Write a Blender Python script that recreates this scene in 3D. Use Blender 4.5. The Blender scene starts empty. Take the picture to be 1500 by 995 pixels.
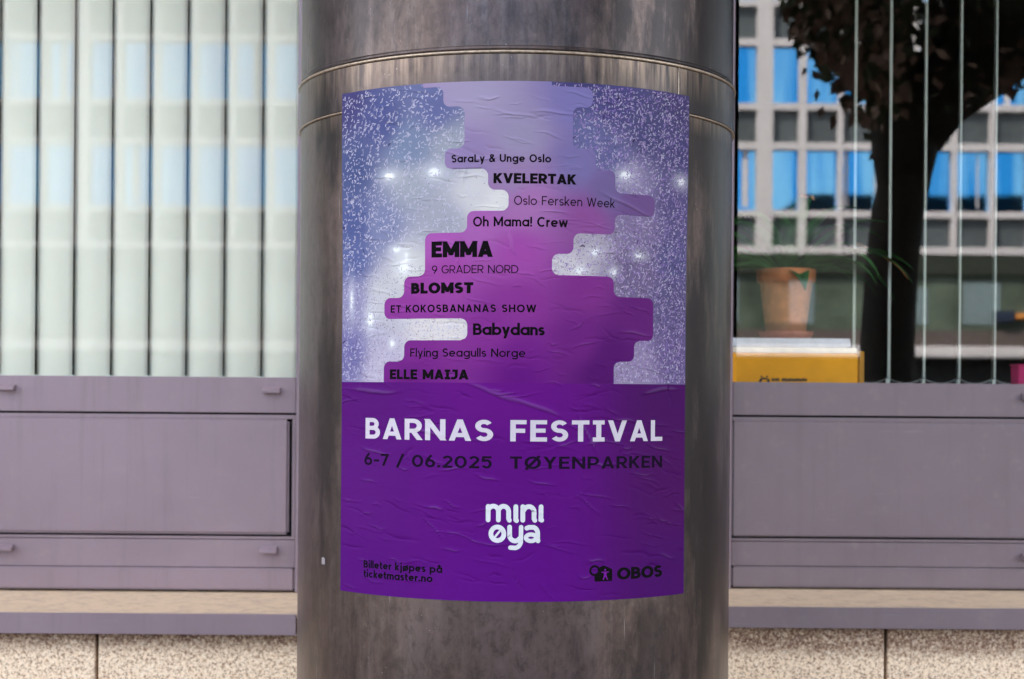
import bpy, bmesh, math, random
import numpy as np
from mathutils import Vector, Matrix, Euler
R = math.radians
random.seed(7); rng = np.random.default_rng(7)
S = bpy.context.scene; COL = S.collection

# ---------------------------------------------------------------- camera, world, sun, exposure
cam_d = bpy.data.cameras.new('camera'); cam = bpy.data.objects.new('camera', cam_d); COL.objects.link(cam)
cam_d.sensor_width = 36; cam_d.lens = 2317 / 1500 * 36
cam_d.shift_y = (567 - 497.5) / 1500; cam_d.clip_start = .05; cam_d.clip_end = 800
cam.matrix_world = Matrix.Translation((-.005, -2.96, 1.5)) @ Matrix.Rotation(R(90), 4, 'X') @ Matrix.Rotation(R(.45), 4, 'Z')
cam_d.dof.use_dof = True; cam_d.dof.focus_distance = 2.60; cam_d.dof.aperture_fstop = 5.6
S.camera = cam
SUN_AZ = (-.72, .69); SUN_EL = 44
w = bpy.data.worlds.new('World'); S.world = w; w.use_nodes = True
wt = w.node_tree; bg = wt.nodes['Background']
sky = wt.nodes.new('ShaderNodeTexSky'); sky.sky_type = 'NISHITA'; sky.sun_disc = False
sky.sun_elevation = R(SUN_EL); sky.sun_rotation = math.atan2(SUN_AZ[0], SUN_AZ[1])
sky.air_density = 1.0; sky.dust_density = .6; sky.ozone_density = 1.5
hs = wt.nodes.new('ShaderNodeHueSaturation'); hs.inputs['Saturation'].default_value = .32
wt.links.new(sky.outputs[0], hs.inputs['Color']); wt.links.new(hs.outputs[0], bg.inputs[0]); bg.inputs[1].default_value = .15
sl = bpy.data.lights.new('sun', 'SUN'); so = bpy.data.objects.new('sun', sl); COL.objects.link(so)
sl.energy = 3.2; sl.angle = R(.5); sl.color = (1, .90, .76)
sd = Vector((SUN_AZ[0] * math.cos(R(SUN_EL)), SUN_AZ[1] * math.cos(R(SUN_EL)), math.sin(R(SUN_EL))))
so.rotation_euler = sd.to_track_quat('Z', 'Y').to_euler()
S.view_settings.view_transform = 'Standard'; S.view_settings.look = 'None'
S.view_settings.exposure = 2.9; S.view_settings.gamma = 1
S.render.engine = 'CYCLES'; S.cycles.use_denoising = True
S.cycles.max_bounces = 10; S.cycles.transparent_max_bounces = 12; S.cycles.sample_clamp_indirect = 6

# ---------------------------------------------------------------- helpers
def tag(o, label=None, cat=None, group=None, kind=None):
    for k, v in (('label', label), ('category', cat), ('group', group), ('kind', kind)):
        if v: o[k] = v
    return o
def empty(name, loc, label, cat, group=None):
    o = bpy.data.objects.new(name, None); COL.objects.link(o); o.location = loc
    return tag(o, label, cat, group)
def link(name, me, mats, parent=None, kind=None, label=None):
    o = bpy.data.objects.new(name, me); COL.objects.link(o)
    if me is not None and not me.materials:
        for m in (mats if isinstance(mats, (list, tuple)) else [mats]): me.materials.append(m)
    if parent is not None:
        o.parent = parent; o.matrix_parent_inverse = Matrix.Translation(-parent.location)
    if kind: o['kind'] = kind
    if label: o['label'] = label
    return o
def mesh(name, V, F, smooth=False):
    me = bpy.data.meshes.new(name); me.from_pydata([tuple(v) for v in V], [], [tuple(f) for f in F])
    if smooth: me.polygons.foreach_set('use_smooth', [True] * len(me.polygons))
    me.update(); return me
class MB:
    def __init__(s): s.V = []; s.F = []
    def box(s, a, b, rot=None, c=None):
        n = len(s.V); P = [(x, y, z) for x in (a[0], b[0]) for y in (a[1], b[1]) for z in (a[2], b[2])]
        if rot is not None:
            c = Vector(c); P = [tuple(rot @ (Vector(p) - c) + c) for p in P]
        s.V += P; s.F += [tuple(n + i for i in f) for f in ((0, 1, 3, 2), (4, 6, 7, 5), (0, 4, 5, 1), (2, 3, 7, 6), (0, 2, 6, 4), (1, 5, 7, 3))]
        return s
    def tube(s, pts, rad, n=10, cap=True):
        rad = rad if isinstance(rad, (list, tuple)) else [rad] * len(pts)
        base = len(s.V); pts = [Vector(p) for p in pts]
        for i, p in enumerate(pts):
            t = (pts[min(i + 1, len(pts) - 1)] - pts[max(i - 1, 0)]).normalized()
            u = t.cross(Vector((0, 1, 0.01))).normalized(); v = t.cross(u)
            for k in range(n):
                a = 2 * math.pi * k / n; s.V.append(tuple(p + rad[i] * (math.cos(a) * u + math.sin(a) * v)))
        for i in range(len(pts) - 1):
            for k in range(n):
                s.F.append((base + i * n + k, base + i * n + (k + 1) % n, base + (i + 1) * n + (k + 1) % n, base + (i + 1) * n + k))
        if cap:
            s.F.append(tuple(base + k for k in range(n))[::-1]); s.F.append(tuple(base + (len(pts) - 1) * n + k for k in range(n)))
        return s
    def lathe(s, prof, c, n=48):
        base = len(s.V)
        for r, z in prof:
            for k in range(n):
                a = 2 * math.pi * k / n; s.V.append((c[0] + r * math.sin(a), c[1] - r * math.cos(a), c[2] + z))
        for i in range(len(prof) - 1):
            for k in range(n):
                s.F.append((base + i * n + k, base + i * n + (k + 1) % n, base + (i + 1) * n + (k + 1) % n, base + (i + 1) * n + k))
        return s
    def me(s, name, smooth=False, bevel=0):
        m = mesh(name, s.V, s.F, smooth)
        b = bmesh.new(); b.from_mesh(m)
        bmesh.ops.recalc_face_normals(b, faces=b.faces)
        if bevel:
            bmesh.ops.bevel(b, geom=[e for e in b.edges if e.calc_face_angle(0) > .5], offset=bevel, segments=2, affect='EDGES', clamp_overlap=True)
        b.to_mesh(m); b.free()
        return m
def box(name, a, b, mat, parent=None, bevel=0, kind=None, label=None):
    return link(name, MB().box(a, b).me(name, bevel=bevel), mat, parent, kind, label)

# ---------------------------------------------------------------- materials
def lin(c):
    return tuple(((x / 255) / 12.92 if x / 255 <= .04045 else ((x / 255 + .055) / 1.055) ** 2.4) for x in c)
class NT:
    def __init__(s, name):
        s.m = bpy.data.materials.new(name); s.m.use_nodes = True; s.t = s.m.node_tree; s.b = s.t.nodes['Principled BSDF']
    def n(s, ty, ins=None, **kw):
        nd = s.t.nodes.new('ShaderNode' + ty)
        for k, v in kw.items(): setattr(nd, k, v)
        for k, v in (ins or {}).items():
            if hasattr(v, 'is_output'): s.t.links.new(v, nd.inputs[k])
            else: nd.inputs[k].default_value = v
        return nd
    def obj(s, scale=(1, 1, 1)):
        tc = s.n('TexCoord'); return s.n('Mapping', {0: tc.outputs['Object'], 3: scale}).outputs[0]
    def noise(s, vec, scale, detail=4, rough=.55, dist=0):
        return s.n('TexNoise', {'Vector': vec, 'Scale': scale, 'Detail': detail, 'Roughness': rough, 'Distortion': dist}).outputs['Fac']
    def ramp(s, fac, stops):
        r = s.n('ValToRGB', {0: fac}); e = r.color_ramp.elements
        while len(e) < len(stops): e.new(.5)
        for i, (p, c) in enumerate(stops):
            e[i].position = p; e[i].color = (c, c, c, 1) if isinstance(c, (int, float)) else (*c, 1)
        return r.outputs[0]
    def math(s, op, a, b=0, c=0):
        return s.n('Math', {0: a, 1: b, 2: c}, operation=op).outputs[0]
    def mix(s, f, a, b, blend='MIX'):
        nd = s.n('Mix', data_type='RGBA', blend_type=blend)
        for i, v in ((0, f), (6, a), (7, b)):
            if hasattr(v, 'is_output'): s.t.links.new(v, nd.inputs[i])
            else: nd.inputs[i].default_value = v if i == 0 else ((*v, 1) if len(v) == 3 else v)
        return nd.outputs[2]
    def set(s, **kw):
        N = {'col': 'Base Color', 'rough': 'Roughness', 'metal': 'Metallic', 'normal': 'Normal', 'spec': 'Specular IOR Level', 'sheen': 'Sheen Weight', 'trans': 'Transmission Weight', 'coat': 'Coat Weight'}
        for k, v in kw.items():
            i = s.b.inputs[N[k]]
            if hasattr(v, 'is_output'): s.t.links.new(v, i)
            else: i.default_value = (*v, 1) if k == 'col' and len(v) == 3 else v
        return s.m
    def bump(s, h, strength=.3, dist=.001):
        return s.n('Bump', {'Height': h, 'Strength': strength, 'Distance': dist}).outputs[0]
def simple(name, col, rough=.6, metal=0, var=.12, scale=30, bump=.1):
    t = NT(name); v = t.obj(); n = t.noise(v, scale)
    c = t.mix(t.ramp(n, [(.3, 0.), (.7, 1.)]), tuple(x * (1 - var) for x in col), tuple(min(1, x * (1 + var)) for x in col))
    return t.set(col=c, rough=rough, metal=metal, spec=.3, normal=t.bump(n, bump, .001))

def mat_column():
    t = NT('weathered metal cladding')
    tc = t.n('TexCoord'); O = tc.outputs['Object']
    st = t.noise(t.n('Mapping', {0: O, 3: (22, 22, 3.2)}).outputs[0], 1.0, 6, .6)         # vertical streaks
    st2 = t.noise(t.n('Mapping', {0: O, 3: (90, 90, 5.0)}).outputs[0], 1.0, 4, .6)
    cl = t.noise(O, 3.2, 5, .6, .5)
    fine = t.noise(O, 420, 2, .5)
    base = t.mix(t.ramp(st, [(.3, 0.), (.72, 1.)]), (.062, .040, .034), (.108, .074, .066))
    base = t.mix(t.math('MULTIPLY', t.ramp(cl, [(.35, 1.), (.6, 0.)]), .5), base, (.036, .029, .028))
    base = t.mix(t.math('MULTIPLY', t.ramp(st2, [(.5, 0.), (.75, 1.)]), .3), base, (.14, .118, .118))
    wide = t.noise(t.n('Mapping', {0: O, 3: (4.2, 4.2, 1.3)}).outputs[0], 1.0, 2, .5)
    base = t.mix(t.math('MULTIPLY', t.ramp(wide, [(.48, 0.), (.60, 1.)]), .45), base, (.135, .103, .108))
    # smeared glue marks: warped noise in a few patches
    sm = t.noise(t.n('Mapping', {0: O, 3: (30, 30, 12)}).outputs[0], 1.0, 5, .7, 2.2)
    pm = t.ramp(t.noise(O, 4.7, 2, .5), [(.52, 0.), (.62, 1.)])
    base = t.mix(t.math('MULTIPLY', t.math('MULTIPLY', t.ramp(sm, [(.52, 0.), (.64, 1.)]), pm), .5), base, (.025, .021, .022))
    mo = t.noise(t.n('Mapping', {0: O, 3: (52, 52, 34)}).outputs[0], 1.0, 8, .75, .3)
    base = t.mix(t.math('MULTIPLY', t.ramp(mo, [(.36, 1.), (.52, 0.)]), .55), base, (.026, .020, .018))
    base = t.mix(t.math('MULTIPLY', t.ramp(mo, [(.56, 0.), (.70, 1.)]), .40), base, (.155, .120, .112))
    # pale specks and chips
    sp = t.ramp(t.noise(O, 230, 3, .6), [(.70, 0.), (.74, 1.)])
    spm = t.ramp(t.noise(O, 9, 3, .6), [(.5, 0.), (.62, 1.)])
    base = t.mix(t.math('MULTIPLY', t.math('MULTIPLY', sp, spm), .8), base, (.38, .34, .33))
    # thin diagonal scratches
    sc = t.noise(t.n('Mapping', {0: O, 2: (R(20), R(35), R(10)), 3: (180, 180, 7)}).outputs[0], 1, 2, .5)
    base = t.mix(t.math('MULTIPLY', t.ramp(sc, [(.735, 0.), (.76, 1.)]), .6), base, (.26, .23, .22))
    # grime patches; the wide upper ones paint shade at the top (angle, height, size)
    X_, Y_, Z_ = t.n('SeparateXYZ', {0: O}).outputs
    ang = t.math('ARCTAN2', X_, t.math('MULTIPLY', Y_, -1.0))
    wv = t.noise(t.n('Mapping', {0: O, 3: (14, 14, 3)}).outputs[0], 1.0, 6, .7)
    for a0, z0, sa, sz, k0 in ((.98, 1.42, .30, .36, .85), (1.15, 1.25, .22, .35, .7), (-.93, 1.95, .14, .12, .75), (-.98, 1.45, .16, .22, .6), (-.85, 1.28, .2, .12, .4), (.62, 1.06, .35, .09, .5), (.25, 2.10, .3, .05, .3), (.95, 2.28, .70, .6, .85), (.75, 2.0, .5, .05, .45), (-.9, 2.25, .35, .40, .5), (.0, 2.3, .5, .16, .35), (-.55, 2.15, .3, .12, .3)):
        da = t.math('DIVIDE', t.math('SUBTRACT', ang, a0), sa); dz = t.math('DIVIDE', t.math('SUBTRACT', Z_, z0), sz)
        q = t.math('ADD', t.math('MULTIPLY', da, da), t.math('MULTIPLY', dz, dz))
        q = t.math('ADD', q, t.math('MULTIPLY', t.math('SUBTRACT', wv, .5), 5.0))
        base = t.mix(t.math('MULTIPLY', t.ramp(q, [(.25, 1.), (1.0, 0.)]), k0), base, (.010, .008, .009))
    # rusty drips below the two seams
    z = t.n('SeparateXYZ', {0: O}).outputs[2]
    for z0, ln in ((2.043, .06), (1.966, .035)):
        d = t.n('MapRange', {0: z, 1: z0 - ln, 2: z0, 3: 0., 4: 1.}).outputs[0]
        below = t.math('LESS_THAN', z, z0)
        k = t.math('MULTIPLY', t.math('MULTIPLY', d, below), t.ramp(st2, [(.38, 0.), (.66, 1.)]))
        base = t.mix(t.math('MULTIPLY', k, .6), base, (.26, .185, .13))
    ro = t.n('MapRange', {0: st, 1: .2, 2: .8, 3: .26, 4: .40}).outputs[0]
    hb = t.math('ADD', t.math('MULTIPLY', st2, .5), t.math('MULTIPLY', fine, .3))
    return t.set(col=base, metal=.72, rough=ro, normal=t.bump(hb, .22, .0006))

def mat_panel(name, col, metal=.15, rough=.36):
    t = NT(name); O = t.obj(); a = t.noise(O, 2.1, 4, .55); b = t.noise(O, 600, 2, .5); c = t.noise(O, 26, 5, .65)
    cc = t.mix(t.ramp(a, [(.3, 0.), (.7, 1.)]), tuple(x * .9 for x in col), tuple(x * 1.1 for x in col))
    cc = t.mix(t.math('MULTIPLY', t.ramp(c, [(.56, 0.), (.72, 1.)]), .16), cc, (.34, .26, .22))
    dr = t.noise(t.n('Mapping', {0: O, 3: (34, 34, 1.6)}).outputs[0], 1.0, 5, .65)       # faint runs of dirty water
    cc = t.mix(t.math('MULTIPLY', t.ramp(dr, [(.54, 0.), (.74, 1.)]), .30), cc, (.13, .10, .10))
    scr = t.noise(t.n('Mapping', {0: O, 2: (0, R(72), 0), 3: (5, 200, 260)}).outputs[0], 1.0, 2, .5)
    cc = t.mix(t.math('MULTIPLY', t.ramp(scr, [(.74, 0.), (.78, 1.)]), .35), cc, (.42, .36, .38))
    sp = t.noise(O, 160, 2, .5)
    cc = t.mix(t.math('MULTIPLY', t.ramp(sp, [(.74, 0.), (.78, 1.)]), .5), cc, (.10, .075, .065))
    ro = t.n('MapRange', {0: c, 1: .3, 2: .7, 3: rough - .04, 4: rough + .1}).outputs[0]
    return t.set(col=cc, metal=metal, rough=ro, normal=t.bump(b, .12, .0004))

def mat_granite():
    t = NT('speckled granite'); O = t.obj()
    a = t.noise(O, 130, 4, .8); b = t.noise(O, 240, 3, .7)
    c = t.mix(t.ramp(a, [(.36, 0.), (.50, 1.)]), (.27, .125, .06), (.88, .67, .47))
    c = t.mix(t.ramp(a, [(.56, 0.), (.64, 1.)]), c, (.92, .79, .62))
    c = t.mix(t.ramp(b, [(.58, 0.), (.64, 1.)]), c, (.16, .075, .04))
    v = t.n('TexVoronoi', {'Vector': O, 'Scale': 190}).outputs['Distance']
    c = t.mix(t.ramp(v, [(.13, 1.), (.19, 0.)]), c, (.42, .22, .12))
    # rusty grime where the ledge drips on the top edge
    z = t.n('SeparateXYZ', {0: O}).outputs[2]
    edge = t.math('ADD', z, t.math('MULTIPLY', t.math('SUBTRACT', t.noise(O, 55, 5, .75), .5), .055))
    k = t.n('MapRange', {0: edge, 1: .885, 2: .918, 3: 0., 4: 1.}).outputs[0]
    c = t.mix(t.math('MULTIPLY', k, t.ramp(t.noise(O, 160, 4, .7), [(.36, .25), (.6, 1.)])), c, (.12, .045, .02))
    return t.set(col=c, rough=.62, normal=t.bump(a, .25, .001))

def mat_glass(name, fac=.085):
    m = bpy.data.materials.new(name); m.use_nodes = True; nt = m.node_tree; nt.nodes.clear()
    o = nt.nodes.new('ShaderNodeOutputMaterial'); mx = nt.nodes.new('ShaderNodeMixShader')
    tr = nt.nodes.new('ShaderNodeBsdfTransparent'); gl = nt.nodes.new('ShaderNodeBsdfGlossy')
    gl.inputs['Roughness'].default_value = 0; gl.inputs[0].default_value = (1, 1, 1, 1)
    tr.inputs[0].default_value = (.97, .985, .975, 1); mx.inputs[0].default_value = fac
    nt.links.new(tr.outputs[0], mx.inputs[1]); nt.links.new(gl.outputs[0], mx.inputs[2]); nt.links.new(mx.outputs[0], o.inputs[0])
    return m

def mat_print(name, rough=.5, col=None):
    """poster ink: printed colour in the 'ink' attribute, paper creases as bump"""
    t = NT(name)
    a = t.n('Attribute', attribute_name='ink').outputs[0] if col is None else None
    uv = t.n('UVMap', uv_map='sheet').outputs[0]
    cr = t.n('Attribute', attribute_name='crease').outputs[2]
    g = t.noise(t.n('Mapping', {0: uv, 3: (14, 34, 1)}).outputs[0], 1, 4, .5, .4)
    f = t.noise(uv, 700, 2, .6)
    h = t.math('ADD', t.math('MULTIPLY', cr, 1.0 if col is None else .6), t.math('ADD', t.math('MULTIPLY', g, .9), t.math('MULTIPLY', f, .02)))
    nrm = t.bump(h, 1.0, .0011)
    base = a if col is None else t.mix(0.0, col, col)
    # ink worn pale on the fold tops
    wear = t.math('MULTIPLY', t.ramp(cr, [(.55, 0.), (1.0, 1.)]), .035 if col is None else .0)
    base = t.mix(wear, base, (.55, .45, .6))
    return t.set(col=base, rough=rough, normal=nrm, spec=.06 if col is None else .0)

M = {}
M['column'] = mat_column()
M['seam'] = simple('raw folded seam', (.33, .255, .19), .38, .6, .3, 160, .3)
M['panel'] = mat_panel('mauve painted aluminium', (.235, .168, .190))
M['panel_shade'] = mat_panel('mauve aluminium darkened for shade', (.185, .138, .152))  # same paint, colour darkened because less light reaches the right bay
M['dark'] = simple('black for gaps and openings', (.012, .012, .013), .8)
M['granite'] = mat_granite()
M['glass'] = mat_glass('window glass', .06); M['glass_l'] = mat_glass('clear window glass', .013)
M['slat'] = simple('white woven blind fabric', (.66, .62, .53), .8, 0, .03, 300, .1)
M['slat2'] = simple('grey woven blind fabric', (.42, .44, .40), .8, 0, .05, 300, .1)
M['clip'] = simple('white plastic', (.72, .76, .70), .4)
M['bead'] = simple('grey bead chain', (.25, .25, .24), .4)
M['room'] = simple('room plaster darkened for shade', (.05, .045, .042), .9)  # colour kept dark so the unlit interior reads as shade
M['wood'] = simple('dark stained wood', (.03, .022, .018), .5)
M['yellow'] = simple('yellow cardboard', (.90, .37, .006), .55, 0, .1, 12)
M['yellow2'] = simple('ochre cardboard edge', (.46, .2, .01), .6)
M['cream'] = simple('cream card', (.8, .70, .55), .6)
M['ink'] = simple('dark print', (.03, .03, .03), .6)
M['white'] = simple('white laminate', (.75, .75, .80), .4)
M['terra'] = simple('terracotta', (.66, .21, .075), .85, 0, .15, 40)
_n = M['terra'].node_tree; _b = _n.nodes['Principled BSDF']; _l = _b.inputs['Base Color'].links[0].from_socket
_t = NT('tmp'); bpy.data.materials.remove(_t.m); _t.m = M['terra']; _t.t = _n; _t.b = _b
_o = _t.obj(); _z = _t.n('SeparateXYZ', {0: _o}).outputs[2]
_k = _t.n('MapRange', {0: _t.math('ADD', _z, t_ := _t.math('MULTIPLY', _t.noise(_o, 30, 4, .6), .012)), 1: 1.676, 2: 1.688, 3: 1., 4: 0.}).outputs[0]
_n.links.new(_t.mix(_t.math('MULTIPLY', _k, .75), _l, (.28, .075, .035)), _b.inputs['Base Color'])     # damp foot of the pot
M['terra2'] = simple('damp terracotta', (.33, .10, .055), .7, 0, .15, 40)
M['soil'] = simple('potting soil', (.02, .014, .01), .95, 0, .3, 200, 1)
M['leaf_in'] = simple('dark green strap leaf', (.03, .10, .028), .9, 0, .4, 20); M['leaf_in'].node_tree.nodes['Principled BSDF'].inputs['Specular IOR Level'].default_value = .03
M['dry'] = simple('dry leaf tip', (.45, .2, .07), .7)
M['magenta'] = simple('magenta card', (.42, .01, .10), .5)
M['bark'] = simple('dark bark', (.045, .038, .032), .9, 0, .4, 30, 1)
M['leaf'] = simple('tree leaf', (.06, .075, .03), .55, 0, .5, 3)
M['leaf_brown'] = simple('browned tree leaf', (.42, .28, .21), .6, 0, .4, 3)
M['paving'] = simple('grey paving', (.11, .095, .08), .8, 0, .15, 2)
M['asphalt'] = simple('asphalt', (.05, .05, .052), .9, 0, .2, 60, .5)
M['kerb'] = simple('kerb stone', (.35, .34, .32), .8)
M['ground'] = simple('open ground', (.20, .18, .15), .95, 0, .2, .5)
M['stone'] = simple('cladding stone', (.30, .26, .24), .8, 0, .1, 1.5)
M['brick'] = simple('dark render', (.07, .065, .065), .85, 0, .15, 1.0)
M['facade'] = simple('pale painted facade', (.60, .57, .60), .6, 0, .05, .6)
def mat_blueglass():
    t = NT('blue coated glass'); O = t.obj()
    n = t.noise(t.n('Mapping', {0: O, 3: (1.7, 1, .12)}).outputs[0], 1, 3, .5)
    c = t.mix(t.ramp(n, [(.42, 0.), (.6, 1.)]), (.03, .30, .74), (.22, .56, .88))
    return t.set(col=c, metal=1.0, rough=.03, normal=t.bump(t.noise(O, .35, 2, .4), .05, .05))
M['blueglass'] = mat_blueglass()
M['greyglass'] = simple('grey spandrel glass', (.085, .10, .11), .35, 0, .25, .6)
M['shopglass'] = simple('greenish shop glass', (.085, .11, .085), .3, 0, .5, .7)
M['brownband'] = simple('brown fascia', (.10, .08, .075), .6)
M['greenband'] = simple('dark green lintel', (.028, .035, .026), .6)
M['orange'] = simple('orange panel', (.7, .28, .06), .6)
M['navy'] = simple('navy panel', (.02, .03, .06), .5)
M['paper_back'] = simple('white paper back', (.75, .75, .78), .8)
M['paper_scrap'] = simple('torn paper residue', (.22, .19, .20), .8, 0, .2, 300)

# ---------------------------------------------------------------- setting: ground, street
GZ = -.12
def sheet(name, x0, x1, y0, y1, z, th, mat):
    return box(name, (x0, y0, z - th), (x1, y1, z), mat, kind='structure')
sheet('ground', -300, 300, -300, 300, GZ - .004, .3, M['ground'])
sheet('pavement', -90, 90, -15.7, .64, 0.0, .115, M['paving'])
sheet('kerb', -90, 90, -16.0, -15.71, -.003, .12, M['kerb'])
sheet('road', -90, 90, -32, -16.01, GZ, .003, M['asphalt'])
sheet('kerb', -90, 90, -32.3, -32.01, -.003, .12, M['kerb'])
sheet('pavement', -90, 90, -43.5, -32.31, 0.0, .115, M['paving'])

# ---------------------------------------------------------------- the building the window belongs to
bld = empty('office_building', (0, 5, 0), 'low office building clad in stone whose ground floor windows stand behind the round column', 'building')
H1 = 11.2
box('wall', (-25, .95, -.1), (-2.72, 14, 3.0), M['stone'], bld)
box('wall', (2.72, .95, -.1), (17, 14, 3.0), M['stone'], bld)
box('upper_wall', (-25, .952, 3.0), (17, 14, H1), M['stone'], bld)
box('lower_wall', (-2.72, .97, -.1), (2.72, 1.28, 1.46), M['stone'], bld)
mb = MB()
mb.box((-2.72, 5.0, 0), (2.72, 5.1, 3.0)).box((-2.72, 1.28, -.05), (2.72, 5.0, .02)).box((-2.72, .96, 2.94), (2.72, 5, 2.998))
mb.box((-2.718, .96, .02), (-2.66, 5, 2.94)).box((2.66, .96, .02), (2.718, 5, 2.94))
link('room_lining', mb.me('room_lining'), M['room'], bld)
box('post', (-.524, .843, 1.001), (.5255, .96, 2.92), M['panel'], bld, .002)
box('header', (-2.72, .80, 2.74), (-.526, .95, 3.0), M['panel'], bld, .003)
box('header', (.5275, .80, 2.74), (2.72, .95, 3.0), M['panel'], bld, .003)
box('soffit', (-1.2, -.6, 7.0), (1.2, .948, 7.3), M['stone'], bld, .01)
for x in (-15.6, -12.4, -9.2, -6.0, 3.6, 6.8, 10.0, 13.2):
    f = box('window_frame', (x, .92, 1.4), (x + 2.2, .949, 2.8), M['panel'], bld)
    g = box('pane', (x + .08, .905, 1.48), (x + 2.12, .919, 2.72), M['greyglass'], f); g.matrix_parent_inverse = Matrix.Identity(4)
for z in (5.6, 8.4):
    for x in np.arange(-23.5, 14, 3.2):
        f = box('window_frame', (x, .92, z), (x + 2.2, .951, z + 1.6), M['panel'], bld)
        g = box('pane', (x + .08, .905, z + .08), (x + 2.12, .919, z + 1.52), M['greyglass'], f); g.matrix_parent_inverse = Matrix.Identity(4)
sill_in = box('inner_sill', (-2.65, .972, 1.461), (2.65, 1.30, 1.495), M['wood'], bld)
nb = empty('neighbour_building', (32, 8, 0), 'taller dark rendered building next door along the same street', 'building')
box('wall', (17.05, 1.2, -.1), (46, 14, 12.9), M['brick'], nb)
box('parapet', (17.05, 1.0, 12.9), (46, 1.6, 13.2), M['brick'], nb)
mb = MB()
for z in (2.5, 6.0, 9.5):
    for x in np.arange(18.5, 44, 3.5): mb.box((x, 1.15, z), (x + 1.6, 1.199, z + 1.8))
link('windows', mb.me('windows'), M['greyglass'], nb, 'stuff')

# granite plinth below the ledges
gw = empty('granite_plinth', (0, .66, 0), 'pale speckled granite plinth under both window ledges behind the column', 'wall')
gx = [-2.72 + .041] + [-1.8425, -.945, -.0475, .85, 1.7475, 2.7]
for row, (z0, z1) in enumerate(((0.004, .47), (.474, .955))):
    for i in range(len(gx) - 1):
        zt = z1 if row == 0 else (.930 if gx[i + 1] < -.2 else .957)
        x1 = gx[i + 1] - .0035; x0 = gx[i] + .0035
        if row and x0 < 0 < x1 - .3: pass
        box('granite_slab', (x0, .64, z0), (x1, .70, zt), M['granite'], gw, .002)
box('mortar_backing', (-2.7, .705, 0), (2.7, .95, .925), M['dark'], gw)

# ---------------------------------------------------------------- window bays
def metal_sill(x0, x1, z_back, z_front, lip, label, pm):
    t = empty('window_ledge', ((x0 + x1) / 2, .61, z_front), label, 'ledge', 'folded metal ledges under the windows')
    V = [(x0, .61, z_front), (x1, .61, z_front), (x1, .93, z_back + .012), (x0, .93, z_back + .012)]
    mb = MB(); n = 0
    # sloped tray with thickness
    P = [(.6125, z_front), (.93, z_back + .006), (.93, z_back - .004), (.6125, z_front - .010)]
    mb.V = [(x, y, z) for x in (x0, x1) for y, z in P]; mb.F = [(0, 1, 5, 4), (1, 2, 6, 5), (2, 3, 7, 6), (3, 0, 4, 7), (0, 3, 2, 1), (4, 5, 6, 7)]
    link('tray', mb.me('tray'), M['dust'], t)
    box('front_lip', (x0, .603, z_front - lip), (x1, .6115, z_front + .0012), pm, t, .0012)
    box('drip_fold', (x0, .6125, z_front - lip), (x1, .639, z_front - lip + .003), pm, t)
    return t
t = NT('dusty ledge metal'); O = t.obj()
a = t.noise(t.n('Mapping', {0: O, 3: (3, 12, 3)}).outputs[0], 2.0, 5, .6, .6)
yy = t.n('SeparateXYZ', {0: O}).outputs[1]
k = t.math('ADD', t.n('MapRange', {0: yy, 1: .612, 2: .665, 3: 0., 4: .55}).outputs[0], t.math('MULTIPLY', a, .9))
sm_ = t.ramp(t.noise(t.n('Mapping', {0: O, 3: (5, 6, 5)}).outputs[0], 5.0, 8, .8, .2), [(.45, 0.), (.62, 1.)])
M['dust'] = t.set(col=t.mix(t.ramp(k, [(.38, 0.), (.62, 1.)]), (.28, .22, .20), t.mix(t.math('MULTIPLY', sm_, .55), (.54, .385, .25), (.30, .215, .165))), rough=.75, normal=t.bump(t.noise(O, 300, 3), .3, .0006))
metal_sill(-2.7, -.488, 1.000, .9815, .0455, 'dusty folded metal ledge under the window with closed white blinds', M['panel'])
metal_sill(.486, 2.7, 1.0165, 1.007, .0455, 'dusty folded metal ledge under the window with the potted plant', M['panel_shade'])

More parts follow.
